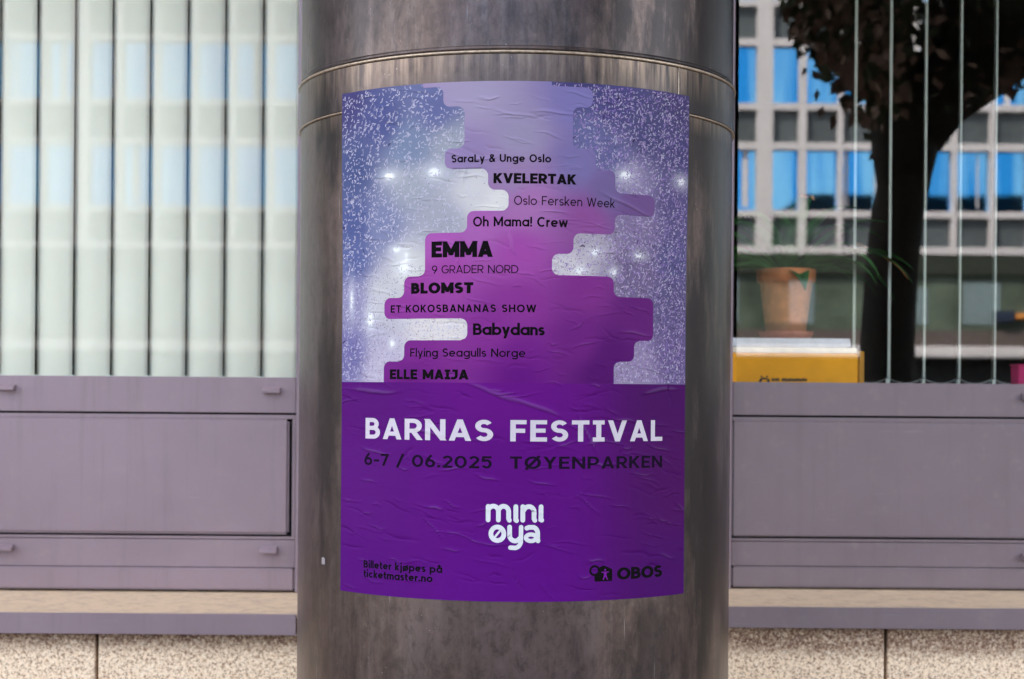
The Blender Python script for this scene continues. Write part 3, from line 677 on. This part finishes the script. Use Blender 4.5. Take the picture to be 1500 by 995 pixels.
# ---------------------------------------------------------------- lettering: a stroke alphabet drawn as flat ink
def arc(cx, cy, rx, ry, a0, a1, n=None):
    n = n or max(4, int(abs(a1 - a0) / 9)); return [(cx + rx * math.cos(R(a0 + (a1 - a0) * i / n)), cy + ry * math.sin(R(a0 + (a1 - a0) * i / n))) for i in range(n + 1)]
def smooth(pts, n=8):
    o = []; P = [pts[0]] + list(pts) + [pts[-1]]
    for i in range(1, len(P) - 2):
        for k in range(n):
            t = k / n; o.append(tuple(.5 * (2 * P[i][j] + (P[i + 1][j] - P[i - 1][j]) * t + (2 * P[i - 1][j] - 5 * P[i][j] + 4 * P[i + 1][j] - P[i + 2][j]) * t * t + (3 * P[i][j] - P[i - 1][j] - 3 * P[i + 1][j] + P[i + 2][j]) * t ** 3) for j in (0, 1)))
    return o + [pts[-1]]
X = .72
def glyph(ch, w):
    """(advance width, [(points, closed, clip low, clip high)]) in cap heights"""
    h = w / 2; S_ = []
    def a(p, closed=False, lo=None, hi=None): S_.append((p, closed, lo, hi))
    def diag(x0, y0, x1, y1, lo=0, hi=1):
        dx, dy = x1 - x0, y1 - y0; L = math.hypot(dx, dy); e = .12 / L
        a([(x0 - dx * e, y0 - dy * e), (x1 + dx * e, y1 + dy * e)], False, lo, hi)
    def bowl(W, cx=None, ry=None, asc=None): a(arc(W / 2, X / 2, W / 2 - h, X / 2 - h, 0, 360, 40), True)
    bw = .68 + w * .15     # lower case round width
    if ch == ' ': return .33, []
    if ch in 'OØ':
        W = .90; a(arc(W / 2, .5, W / 2 - h, .5 - h + .01, 0, 360, 48), True)
        if ch == 'Ø': S_.append(([(.08, -.05), (W - .08, 1.05)], False, None, None))
        return W, S_
    if ch == 'C': W = .82; a(arc(.45, .5, .45 - h, .51 - h, 48, 312)); return W, S_
    if ch == 'G': W = .86; a(arc(.45, .5, .45 - h, .51 - h, 45, 335) + [(W - h, .5 - .02)]); a([(.48, .48), (W, .48)]); return W, S_
    if ch == 'D': W = .80; r = .5 - h; a([(h, h), (W - .5, h)] + arc(W - .5, .5, .5 - h, r, -90, 90) + [(h, 1 - h)], True); return W, S_
    if ch == 'B':
        W = .68; m = .52; r1 = (1 - h - m) / 2; r2 = (m - h) / 2
        a([(h, h), (h, 1 - h), (W - .06 - h - r1, 1 - h)] + arc(W - .06 - h - r1, m + r1, r1, r1, 90, -90) + [(h, m)])
        a([(h, m), (W - h - r2, m)] + arc(W - h - r2, h + r2, r2, r2, 90, -90) + [(0, h)]); return W, S_
    if ch in 'PR':
        W = .68; m = .43 if ch == 'R' else .38; r = (1 - h - m) / 2
        a([(h, 0), (h, 1 - h), (W - h - r, 1 - h)] + arc(W - h - r, m + r, r, r, 90, -90) + [(h, m)])
        if ch == 'R': diag(W * .48, m, W - h * .9, 0 + h * .2, 0, m)
        return W, S_
    if ch == 'E': W = .60; a([(W, 1 - h), (h, 1 - h), (h, h), (W, h)]); a([(h, .51), (W - .05, .51)]); return W, S_
    if ch == 'F': W = .58; a([(W, 1 - h), (h, 1 - h), (h, 0)]); a([(h, .50), (W - .05, .50)]); return W, S_
    if ch == 'L': W = .56; a([(h, 1), (h, h), (W, h)]); return W, S_
    if ch == 'T': W = .66; a([(0, 1 - h), (W, 1 - h)]); a([(W / 2, 1 - h), (W / 2, 0)]); return W, S_
    if ch == 'H': W = .74; a([(h, 0), (h, 1)]); a([(W - h, 0), (W - h, 1)]); a([(h, .51), (W - h, .51)]); return W, S_
    if ch == 'I': W = .46; a([(0, 1 - h), (W, 1 - h)]); a([(W / 2, 1 - h), (W / 2, h)]); a([(0, h), (W, h)]); return W, S_
    if ch == 'J': W = .54; r = .25; a([(.10, 1 - h), (W - h, 1 - h), (W - h, h + r)] + arc(W - h - r, h + r, r, r, 0, -130)); return W, S_
    if ch == 'U': W = .74; r = W / 2 - h; a([(h, 1), (h, h + r)] + arc(W / 2, h + r, r, r, 180, 360) + [(W - h, 1)]); return W, S_
    if ch == 'N': W = .76; a([(h, 0), (h, 1)]); a([(W - h, 0), (W - h, 1)]); diag(h, 1 - h * .5, W - h, h * .5); return W, S_
    if ch == 'M': W = .92; a([(h, 0), (h, 1)]); a([(W - h, 0), (W - h, 1)]); diag(h, 1 - h * .6, W / 2, .22); diag(W - h, 1 - h * .6, W / 2, .22); S_[-1] = (S_[-1][0], False, .12, 1); S_[-2] = (S_[-2][0], False, .12, 1); return W, S_
    if ch == 'A': W = .80; diag(h * 1.05, 0, W / 2, 1 - h * .2); diag(W - h * 1.05, 0, W / 2, 1 - h * .2); a([(W * .22, .27), (W * .78, .27)]); return W, S_
    if ch == 'V': W = .78; diag(h * 1.05, 1, W / 2, h * .2); diag(W - h * 1.05, 1, W / 2, h * .2); return W, S_
    if ch == 'W': W = 1.14; diag(h * 1.05, 1, W * .28, h * .2); diag(W / 2, 1 - h * .4, W * .28, h * .2); diag(W / 2, 1 - h * .4, W * .72, h * .2); diag(W - h * 1.05, 1, W * .72, h * .2); return W, S_
    if ch == 'Y': W = .74; diag(h * 1.05, 1, W / 2, .45, .40, 1); diag(W - h * 1.05, 1, W / 2, .45, .40, 1); a([(W / 2, 0), (W / 2, .47)]); return W, S_
    if ch == 'K': W = .70; a([(h, 0), (h, 1)]); diag(h, .36, W - h * 1.1, 1); diag(W * .38, .58, W - h, 0, 0, .62); return W, S_
    if ch == 'S':
        W = .64; m = .51; r1 = (1 - h - m) / 2; r2 = (m - h) / 2; rx = W / 2 - h
        a(arc(W / 2, m + r1, rx * .94, r1, 28, 270)[:-1] + arc(W / 2, h + r2, rx, r2, 90, -150)); return W, S_
    if ch == '&':
        W = .74; a(smooth([(W - h * .6, h * .3), (.40, .42), (.22, .66), (.20, .86), (.34, 1 - h), (.50, .84), (.42, .66), (.16, .42), (h, .24), (.18, .06), (.34, h), (.52, .16), (.62, .46)])); return W, S_
    if ch == '!': W = w * 1.15; a([(W / 2, 1.0), (W / 2, .30)]); a([(W / 2, 0), (W / 2, w * 1.05)]); return W, S_
    if ch == '.': W = w * 1.2; a([(0, w * .6), (W, w * .6)]); return W, S_
    if ch == '-': W = .42; a([(0, .42), (W, .42)]); return W, S_
    if ch == '/': W = .50; a([(.03, -.1), (W - .03, 1.05)]); return W, S_
    if ch == '0': W = .76; a(arc(W / 2, .5, W / 2 - h, .5 - h, 0, 360, 44), True); return W, S_
    if ch == '2': W = .64; r = W / 2 - h; a(arc(W / 2, 1 - h - r * .95, r, r * .95, 165, -25) + [(h * 1.3, h)]); a([(0, h), (W, h)]); return W, S_
    if ch == '5': W = .64; r = .33 - h * .5; a([(W - .03, 1 - h), (.13, 1 - h), (.09, .54)]); a(arc(W / 2 - .01, h + r, W / 2 - h, r, 140, -150)); return W, S_
    if ch in '69':
        W = .66; r = .335 - h; cy = h + r; P1 = arc(W / 2, cy, W / 2 - h, r, 0, 360, 36); P2 = smooth([(h, cy + .02), (h + .05, cy + .24), (.30, .84), (.42, 1.0)])
        if ch == '9': P1 = [(W - x, 1 - y) for x, y in P1]; P2 = [(W - x, 1 - y) for x, y in P2]
        a(P1, True); a(P2); return W, S_
    if ch == '7': W = .62; a([(0, 1 - h), (W, 1 - h)]); diag(W - h * 1.1, 1 - h, .20, 0, 0, 1 - h * .6); return W, S_
    if ch in 'adgqåbp':
        W = bw; a(arc(W / 2, X / 2, W / 2 - h, X / 2 - h, 0, 360, 36), True); xs = W - h if ch in 'adgqå' else h
        lo, hi = {'a': (0, X), 'å': (0, X), 'd': (0, 1.06), 'b': (0, 1.06), 'p': (-.28, X), 'g': (0, X)}[ch]
        if ch == 'g': a([(xs, X), (xs, -.06)] + arc(W / 2, -.06, W / 2 - h, .22 - h, 0, -150))
        else: a([(xs, lo), (xs, hi)])
        if ch == 'å': a(arc(W / 2, X + .17, .085, .085, 0, 360, 16), True)
        return W, S_
    if ch in 'oø':
        W = bw + .02; a(arc(W / 2, X / 2, W / 2 - h, X / 2 - h, 0, 360, 36), True)
        if ch == 'ø': S_.append(([(.06, -.06), (W - .06, X + .06)], False, None, None))
        return W, S_
    if ch == 'c': W = bw - .06; a(arc(bw / 2, X / 2, bw / 2 - h, X / 2 - h, 50, 310)); return W, S_
    if ch == 'e': W = bw; a([(h, X / 2), (W - h, X / 2)]); a(arc(W / 2, X / 2, W / 2 - h, X / 2 - h, 0, 318)); return W, S_
    if ch in 'nhm':
        W = .58 if ch != 'm' else .92; r = (W - 2 * h) / (2 if ch != 'm' else 4)
        a([(h, 0), (h, 1.06 if ch == 'h' else X)])
        ry = min(r, .30)
        a([(W - h, 0), (W - h, X - h - ry)] + arc(W - h - r, X - h - ry, r, ry, 0, 170))
        if ch == 'm': a([(W / 2, 0), (W / 2, X - h - ry)] + arc(W / 2 - r, X - h - ry, r, ry, 0, 170))
        return W, S_
    if ch == 'u': W = .58; r = W / 2 - h; a([(h, X), (h, h + r)] + arc(W / 2, h + r, r, r, 180, 360)); a([(W - h, 0), (W - h, X)]); return W, S_
    if ch == 'r': W = .38; a([(h, 0), (h, X)]); a(arc(W, X - h - .24, W - h, .24, 172, 92)); return W, S_
    if ch in 'ij':
        W = w * 1.2; o = 0
        if ch == 'i': a([(W / 2, 0), (W / 2, X)])
        else: o = .06; a([(W / 2 + o, X), (W / 2 + o, -.08)] + arc(W / 2 + o - .13, -.08, .13, .14, 0, -100))
        a([(W / 2 + o, .86), (W / 2 + o, .86 + w * 1.1)]); return W + o, S_
    if ch == 'l': W = w; a([(h, 0), (h, 1.06)]); return W, S_
    if ch == 't': W = .40; a([(.16, .95), (.16, h + .12)] + arc(.16 + .12, h + .12, .12, .12, 180, 275) + [(W, h)]); a([(0, X - h), (W - .02, X - h)]); return W, S_
    if ch == 'f': W = .40; a([(.16, 0), (.16, .86)] + arc(.29, .86, .13, .13, 180, 80)); a([(0, X - h), (W - .02, X - h)]); return W, S_
    if ch == 'k': W = .56; a([(h, 0), (h, 1.06)]); diag(h, .22, W - h * 1.1, X, 0, X); diag(W * .40, .40, W - h, 0, 0, .46); return W, S_
    if ch == 's':
        W = .50; m = X * .51; r1 = (X - h - m) / 2; r2 = (m - h) / 2; rx = W / 2 - h
        a(arc(W / 2, m + r1, rx, r1, 30, 270)[:-1] + arc(W / 2, h + r2, rx, r2, 90, -150)); return W, S_
    if ch == 'y': W = .62; diag(h * 1.05, X, W / 2, h * .2, 0, X); diag(W - h * 1.05, X, W / 2 - (W / 2 - h) * (.28 / X) * 1.05, -.28, -.28, X); return W, S_
    if ch == 'w': W = .92; diag(h * 1.05, X, W * .28, h * .2, 0, X); diag(W / 2, X - h * .4, W * .28, h * .2, 0, X); diag(W / 2, X - h * .4, W * .72, h * .2, 0, X); diag(W - h * 1.05, X, W * .72, h * .2, 0, X); return W, S_
    raise KeyError(ch)
def clip_poly(P, y, keep_above):
    o = []
    for i in range(len(P)):
        p, q = P[i], P[(i + 1) % len(P)]
        ip = (p[1] >= y) if keep_above else (p[1] <= y); iq = (q[1] >= y) if keep_above else (q[1] <= y)
        if ip: o.append(p)
        if ip != iq:
            t = (y - p[1]) / (q[1] - p[1]); o.append((p[0] + (q[0] - p[0]) * t, y))
    return o
def ribbon(pts, w, closed, seg):
    """list of quads along a polyline with mitred corners"""
    P = [np.array(p, float) for p in pts]
    P = [p for i, p in enumerate(P) if i == 0 or np.linalg.norm(p - P[i - 1]) > 1e-4]
    if closed and np.linalg.norm(P[0] - P[-1]) < 1e-6: P = P[:-1]
    Q = []; n = len(P); m = n if closed else n - 1; LR = []
    for i in range(n):
        p = P[i]; a_ = P[i - 1] if (i or closed) else None; b_ = P[(i + 1) % n] if (i < n - 1 or closed) else None
        d0 = (p - a_) / np.linalg.norm(p - a_) if a_ is not None else None; d1 = (b_ - p) / np.linalg.norm(b_ - p) if b_ is not None else None
        d0 = d1 if d0 is None else d0; d1 = d0 if d1 is None else d1
        n0 = np.array([-d0[1], d0[0]]); n1 = np.array([-d1[1], d1[0]]); mm = n0 + n1; L = np.linalg.norm(mm)
        mm = mm / L if L > 1e-6 else n0; k = 1 / max(.4, float(mm @ n1)); LR.append((p + mm * w / 2 * k, p - mm * w / 2 * k))
    for i in range(m):
        (l0, r0), (l1, r1) = LR[i], LR[(i + 1) % n]; k = max(1, int(math.ceil(np.linalg.norm(P[(i + 1) % n] - P[i]) / seg)))
        for j in range(k):
            s, e = j / k, (j + 1) / k
            Q.append([tuple(r0 + (r1 - r0) * s), tuple(r0 + (r1 - r0) * e), tuple(l0 + (l1 - l0) * e), tuple(l0 + (l1 - l0) * s)])
    return Q
M['ink_black'] = mat_print('black poster ink', .5, (.006, .005, .006))
M['ink_dark'] = mat_print('dark violet poster ink', .5, (.010, .005, .014))
M['ink_lilac'] = mat_print('lilac poster ink', .5, (.45, .40, .445))
M['ink_white'] = mat_print('white poster ink', .5, (.5, .5, .52))
def emit(name, polys, mat, label=None, lift=.30):
    V = []; F = []; lf = []
    for k, (P, lay) in enumerate(polys):
        if len(P) < 3: continue
        b = len(V); V += P; lf += [lift + .008 * lay] * len(P); F.append(tuple(range(b, b + len(P))))
    U = np.array([p[0] for p in V]); W_ = np.array([p[1] for p in V])
    me = mesh(name, wrap(U, W_, np.array(lf)), F, True); attach(me, U, W_)
    return link(name, me, mat, poster, None, label)
def text(s, u0, u1, base, cap, weight, mat, track=None, stretch=1.0, label=None, name='lettering', roundcap=False):
    G = [glyph(c, weight) for c in s]; nat = sum(g[0] for g in G) * cap * stretch
    sp = (u1 - u0 - nat) / (len(s) - 1)
    if track is not None:                       # fixed spacing: fit by stretching the letters instead
        stretch = (u1 - u0 - track * cap * (len(s) - 1)) / (sum(g[0] for g in G) * cap); sp = track * cap
    if abs(stretch - 1) > .2 or abs(sp / cap) > .35: print('FIT', s, 'stretch %.2f track %.2f' % (stretch, sp / cap))
    x = u0; polys = []
    for (W, St) in G:
        for li, (pts, closed, lo, hi) in enumerate(St):
            for q in ribbon(pts, weight, closed, 5.0 / cap):
                if lo is not None: q = clip_poly(q, lo, True)
                if q and hi is not None: q = clip_poly(q, hi, False)
                if q: polys.append(([(x + p[0] * cap * stretch, base + p[1] * cap) for p in q], li + (0)))
        x += W * cap * stretch + sp
    return emit(name, polys, mat, label)
BK, DK, LI, WH = M['ink_black'], M['ink_dark'], M['ink_lilac'], M['ink_white']
text('SaraLy & Unge Oslo', -107.3, 55.5, 1863.6, 12.6, .19, BK, .10, label='small medium weight first line of the line-up')
text('KVELERTAK', -37.5, 97.3, 1829.2, 16.4, .235, BK, .075, label='bold second line in capitals')
text('Oslo Fersken Week', -4.0, 165.5, 1794.5, 14.6, .118, BK, .11, label='thin third line of the line-up')
text('Oh Mama! Crew', -70.7, 84.4, 1759.6, 15.8, .175, BK, .085, label='medium weight fourth line')
text('EMMA', -141.6, -37.9, 1710.2, 26.0, .255, BK, .045, label='largest bold line of the line-up')
text('9 GRADER NORD', -140.8, 3.9, 1684.0, 13.2, .118, BK, .10, label='thin line in capitals under the largest name')
text('BLOMST', -178.5, -69.7, 1651.6, 17.8, .27, BK, .075, label='heavy six letter line in capitals')
text('ET KOKOSBANANAS SHOW', -218.2, 33.5, 1621.0, 12.4, .19, BK, .19, label='widely spaced small line in capitals')
text('Babydans', -69.7, 47.8, 1583.8, 18.8, .20, BK, .035, label='tightly set medium weight line')
text('Flying Seagulls Norge', -179.4, 16.4, 1548.4, 13.6, .145, BK, .11, label='light line below the tightly set one')
text('ELLE MAIJA', -218.8, -76.4, 1511.4, 16.2, .24, BK, .09, label='bold last line of the line-up')
text('BARNAS', -270.5, -35.2, 1412.0, 34.5, .195, LI, .175, label='pale lilac first word of the title')
text('FESTIVAL', -7.2, 267.2, 1412.0, 34.5, .195, LI, .18, label='pale lilac second word of the title')

text('6-7 / 06.2025', -272.8, -36.7, 1367.6, 20.0, .18, DK, .17, label='dark date line under the title')
text('TØYENPARKEN', -7.4, 267.2, 1367.6, 20.0, .18, DK, .20, label='dark place name under the title')
text('Billeter kjøpes på', -272.7, -118.5, 1196.0, 12.4, .20, BK, .085, label='upper small line at the bottom left corner')
text('ticketmaster.no', -272.5, -135.3, 1180.2, 12.4, .20, BK, .085, label='lower small line at the bottom left corner')
text('OBOS', 176.2, 269.2, 1184.9, 19.6, .235, BK, .045, label='bold capitals beside the house emblem')
# round capped strokes of the white two line logo (logo units, 0.0945 mm each)
def blob(polys, p, r, lay): polys.append(([(p[0] + r * math.cos(2 * math.pi * k / 18), p[1] + r * math.sin(2 * math.pi * k / 18)) for k in range(18)], lay))
def logo(name, strokes, mat, label):
    polys = []
    for i, (pts, wd, closed) in enumerate(strokes):
        P = [(-59.1 + a * .0945, 1320.0 - b * .0945) for a, b in pts]; wd *= .0945
        for q in ribbon(P, wd, closed, 5): polys.append((q, i % 6))
        if not closed:
            blob(polys, P[0], wd / 2, i % 6 + .3); blob(polys, P[-1], wd / 2, i % 6 + .6)
    return emit(name, polys, mat, label)
def aa(cx, cy, rx, ry, a0, a1): return [(x, 2 * cy - y) for x, y in arc(cx, cy, rx, ry, a0, a1)]
logo('logo', [([(178, 145), (178, 375)], 82, 0), ([(355, 375), (355, 235)] + aa(267, 235, 88, 96, 0, 150), 80, 0), ([(545, 378), (532, 350), (532, 235)] + aa(444, 235, 88, 96, 0, 150), 80, 0),
    ([(655, 145), (655, 370), (668, 382)], 82, 0), ([(775, 145), (775, 375)], 82, 0), ([(984, 378), (970, 350), (970, 240)] + aa(880, 240, 92, 98, 0, 155), 80, 0), ([(1090, 145), (1088, 365), (1102, 374)], 82, 0)], WH, 'white lower case upper word of the logo')
logo('logo', [(aa(340, 612, 112, 116, 0, 360), 80, 1), ([(286, 682), (394, 548)], 36, 0), ([(550, 495), (552, 640)] + aa(645, 640, 92, 92, 180, 325), 80, 0),
    ([(748, 495), (746, 720)] + aa(640, 730, 106, 120, 0, -88) + [(565, 846)], 76, 0), ([(846, 512), (880, 498)] + aa(935, 590, 98, 96, 75, 0) + [(1034, 700), (1042, 728)], 80, 0),
    (aa(920, 675, 88, 56, 0, 360), 72, 1)], WH, 'white lower case second word of the logo with a slashed o')
polys = []
for q in ribbon(arc(135.4, 1201.3, 7.6, 7.2, 0, 360, 40), 3.6, True, 5): polys.append((q, 0))
hs = [(135.4, 1184.5), (136.6, 1183.2), (166.0, 1183.4), (167.3, 1184.8), (167.3, 1201.8), (166.3, 1203.2), (152.4, 1209.2), (150.0, 1209.2), (141.0, 1204.8), (143.8, 1201.0), (142.6, 1197.0), (139.0, 1194.0), (135.4, 1193.2)]
M['ink_cut'] = mat_print('purple knocked out of the emblem', .5, (.13, .012, .20))
for k in range(9):
    xa = 134.0 + k * 3.8; q = [(y, x) for x, y in hs]; q = clip_poly(clip_poly(q, xa, True), xa + 3.8, False) if q else []
    if len(q) > 2: polys.append(([(x, y) for y, x in q][::-1], 2))
emit('emblem', polys, BK, 'black house and ring emblem at the bottom right corner')
polys = []; blob(polys, (154.4, 1201.9), 1.6, 0)
for i, (a, b, c, d, w_) in enumerate(((147.6, 1198.2, 161.2, 1198.4, 1.5), (152.6, 1197.6, 156.2, 1190.5, 3.2), (156.0, 1197.6, 152.8, 1190.5, 3.2), (153.6, 1192.6, 150.4, 1185.6, 1.9), (155.2, 1192.6, 158.8, 1185.8, 1.9))):
    for q in ribbon([(a, b), (c, d)], w_, False, 5): polys.append((q, i + 1))
emit('emblem_figure', polys, M['ink_cut'], 'small purple figure inside the house emblem', .36)

# ---------------------------------------------------------------- street tree beside the camera, seen mirrored in the glass
tree = empty('street_tree', (1.66, -2.18, 0), 'street tree with a dark trunk that shows mirrored in the right window', 'tree')
ty = -2.18
mb = MB()
tr = [(1.64, 0.0, .19), (1.655, .25, .15), (1.662, 1.29, .133), (1.655, 1.70, .121), (1.671, 2.02, .118), (1.693, 2.26, .116), (1.734, 2.47, .115), (1.774, 2.68, .128), (1.80, 2.83, .14)]
mb.tube([(x, ty, z) for x, z, r in tr], [r for x, z, r in tr], 14)
link('trunk', mb.me('trunk', True), M['bark'], tree)
trr = random.Random(3)
tips = []
link('limb', MB().tube([(1.70, ty, 2.25), (1.69, ty + .02, 2.55), (1.665, ty + .02, 2.85), (1.62, ty, 3.2), (1.56, ty - .05, 3.7)], [.07, .115, .12, .11, .08], 12).me('limb', True), M['bark'], tree)
link('limb', MB().tube([(1.78, ty, 2.62), (1.95, ty, 2.90), (2.15, ty, 3.06), (2.5, ty, 3.22), (3.0, ty, 3.5)], [.12, .15, .14, .12, .08], 12).me('limb', True), M['bark'], tree)
def limb(p, d, r, n, L):
    pts = [Vector(p)]; rad = [r]; d = Vector(d).normalized()
    for k in range(n):
        d = (d + Vector((trr.uniform(-.16, .16), trr.uniform(-.16, .16), trr.uniform(-.05, .12)))).normalized()
        pts.append(pts[-1] + d * L / n); rad.append(r * (1 - .75 * (k + 1) / n))
    lm = link('limb', MB().tube(pts, rad, 8).me('limb', True), M['bark'], tree); tips.extend(pts[1:]); return pts, rad
for (p, d, r, L) in (((1.76, ty, 2.66), (-.25, 0, 1), .11, 2.6), ((1.82, ty, 2.72), (.85, .0, .48), .115, 2.2), ((1.80, ty, 2.76), (.35, -.4, 1), .10, 3.0), ((1.80, ty, 2.78), (.5, .35, .9), .09, 2.4), ((1.78, ty, 2.8), (-.2, -.7, .9), .09, 2.6)):
    pts, rad = limb(p, d, r, 7, L)
    for j in (3, 5, 6):
        dd = Vector((trr.uniform(-1, 1), trr.uniform(-1, 1), trr.uniform(-.1, .8))); limb(pts[j], dd, rad[j] * .7, 5, trr.uniform(.8, 1.5))
cl = [p for p in tips if p.z > 3.0]
cl += [Vector((1.38, -2.1, 2.98)), Vector((1.47, -2.15, 2.85)), Vector((1.55, -2.1, 2.72)), Vector((1.25, -2.2, 3.1)), Vector((2.05, -2.1, 2.72)), Vector((2.25, -2.15, 2.80)), Vector((2.4, -2.1, 2.9)), Vector((2.0, -2.2, 3.2)), Vector((1.6, -2.2, 3.2)), Vector((1.85, -2.2, 3.4)), Vector((2.4, -2.3, 3.4))]
VV = []; FF = []; mi = []
for ci, c in enumerate(cl):
    small = ci >= len(cl) - 11
    n = 80 if small else 150; sp = .13 if small else .36
    for k in range(n):
        q = c + Vector((trr.gauss(0, sp), trr.gauss(0, sp), trr.gauss(0, sp * .7)))
        ys = -2.18 - q.y
        if q.z < (2.80 if q.x < 1.75 else 2.70) + .2 * ys + max(0, q.x - 1.8) * .42 or (q.z < 4.2 and q.x < 1.47 - (q.z - 2.72) * .62 + ys * .25): continue
        u = Vector((trr.gauss(0, 1), trr.gauss(0, 1), trr.gauss(-.4, .7))).normalized(); v = u.cross(Vector((trr.gauss(0, 1), trr.gauss(0, 1), 1))).normalized()
        L = trr.uniform(.032, .06); b = len(VV)
        VV += [q - u * L, q - u * L * .2 + v * L * .55, q + u * L * .9, q - u * L * .2 - v * L * .55, q + u * L * .2 + u.cross(v) * L * .15]
        FF += [(b, b + 4, b + 1), (b + 1, b + 4, b + 2), (b + 2, b + 4, b + 3), (b + 3, b + 4, b)]; mi += [1 if trr.random() < .3 else 0] * 4
for c in ((1.28, -1.75, 3.02), (1.34, -1.75, 2.92), (1.42, -1.8, 2.80), (1.22, -1.8, 3.15), (1.48, -1.75, 2.84), (1.38, -1.75, 3.1), (1.52, -1.8, 2.68), (1.5, -1.75, 3.05), (1.3, -1.7, 3.2), (2.15, -2.1, 2.9), (2.3, -2.1, 2.98)):
    for k in range(46):
        q = Vector(c) + Vector((trr.gauss(0, .06), trr.gauss(0, .09), trr.gauss(0, .065))); u = Vector((trr.gauss(0, .6), trr.gauss(0, .4), -1)).normalized(); v = u.cross(Vector((trr.gauss(0, .5), 1, 0))).normalized()
        L = trr.uniform(.022, .045); b = len(VV)
        VV += [q - u * L, q - u * L * .2 + v * L * .6, q + u * L * .9, q - u * L * .2 - v * L * .6, q + u * L * .2 + u.cross(v) * L * .15]
        FF += [(b, b + 4, b + 1), (b + 1, b + 4, b + 2), (b + 2, b + 4, b + 3), (b + 3, b + 4, b)]; mi += [1 if trr.random() < .75 else 0] * 4
me = mesh('crown', VV, FF); me.materials.append(M['leaf']); me.materials.append(M['leaf_brown']); me.polygons.foreach_set('material_index', mi)
link('crown', me, [], tree)

# ---------------------------------------------------------------- office block across the street, sunlit, mirrored in both windows
ob = empty('glass_office_block', (0, -44.2, 0), 'sunlit office block with blue ribbon windows across the street, mirrored in the glass', 'building')
YF = -44.2; XA, XB = -34, 38
box('core', (XA, YF - 14, -.1), (XB, YF - .5, 27), M['brownband'], ob)
levels = [5.83 + 3.22 * k for k in range(7)]
for k, z in enumerate(levels):
    mid = z + 1.12 if k == 0 else z + 1.22
    if z + 1 > 26: break
    box('spandrel_glass', (XA, YF - .38, z), (XB, YF - .3, mid - .002), M['greyglass'], ob)
    box('window_band', (XA, YF - .38, mid), (XB, YF - .3, z + 3.218), M['blueglass'], ob)
    for zz, hh in ((z, .115), (mid, .105)):
        box('transom', (XA, YF - .299, zz - hh), (XB, YF - .08, zz + hh), M['facade'], ob, .01)
mb = MB(); x = 7.78 - 36 * 1.18
i = -36
while x < XB:
    wide = i in (-36, -30, -24, -18, -12, -6, 0)
    wd = .25 if wide else (.12 if i in (1, -5, -11, -17) else .078)
    if x > XA: mb.box((x - wd, YF - .298, 5.7), (x + wd, YF - .06, 27))
    x += 1.18; i += 1
link('mullions', mb.me('mullions', bevel=0), M['facade'], ob, 'stuff')
mb = MB(); rr = random.Random(2)
for k in range(110):
    x = rr.uniform(XA + 1, XB - 2); lv = rr.choice(levels[:5]) + 1.34
    mb.box((x, YF - .292, lv), (x + rr.uniform(.05, .26), YF - .285, lv + 1.75))
link('lit_blinds', mb.me('lit_blinds'), M['facade'], ob, 'stuff')
box('lintel', (XA, YF - .35, 5.1), (XB, YF - .1, 5.69), M['greenband'], ob)
box('shop_glass', (XA, YF - .36, 3.35), (XB, YF - .3, 5.098), M['shopglass'], ob)
box('fascia', (XA, YF - .35, 2.86), (XB, YF + .1, 3.348), M['brownband'], ob)
box('canopy', (XA, YF - .3, 2.50), (XB, YF + .5, 2.858), M['facade'], ob, .05)
box('shopfront', (XA, YF - .49, 0.002), (XB, YF - .4, 2.49), M['dark'], ob)
mb = MB()
for k in range(26):
    x = XA + 2 + k * 2.7 + rr.uniform(-.5, .5); mb.box((x, YF - .297, 3.55), (x + rr.uniform(.5, 1.3), YF - .28, 4.9 + rr.uniform(-.3, .1)))
link('window_displays', mb.me('window_displays'), simple('pale blue grey display', (.18, .24, .26), .6), ob, 'stuff')
box('projecting_sign', (14.95, YF - .25, 3.62), (15.45, YF + .4, 3.97), M['navy'], ob, .03)
box('projecting_sign', (15.47, YF - .25, 3.72), (16.0, YF + .35, 3.88), M['orange'], ob, .03)
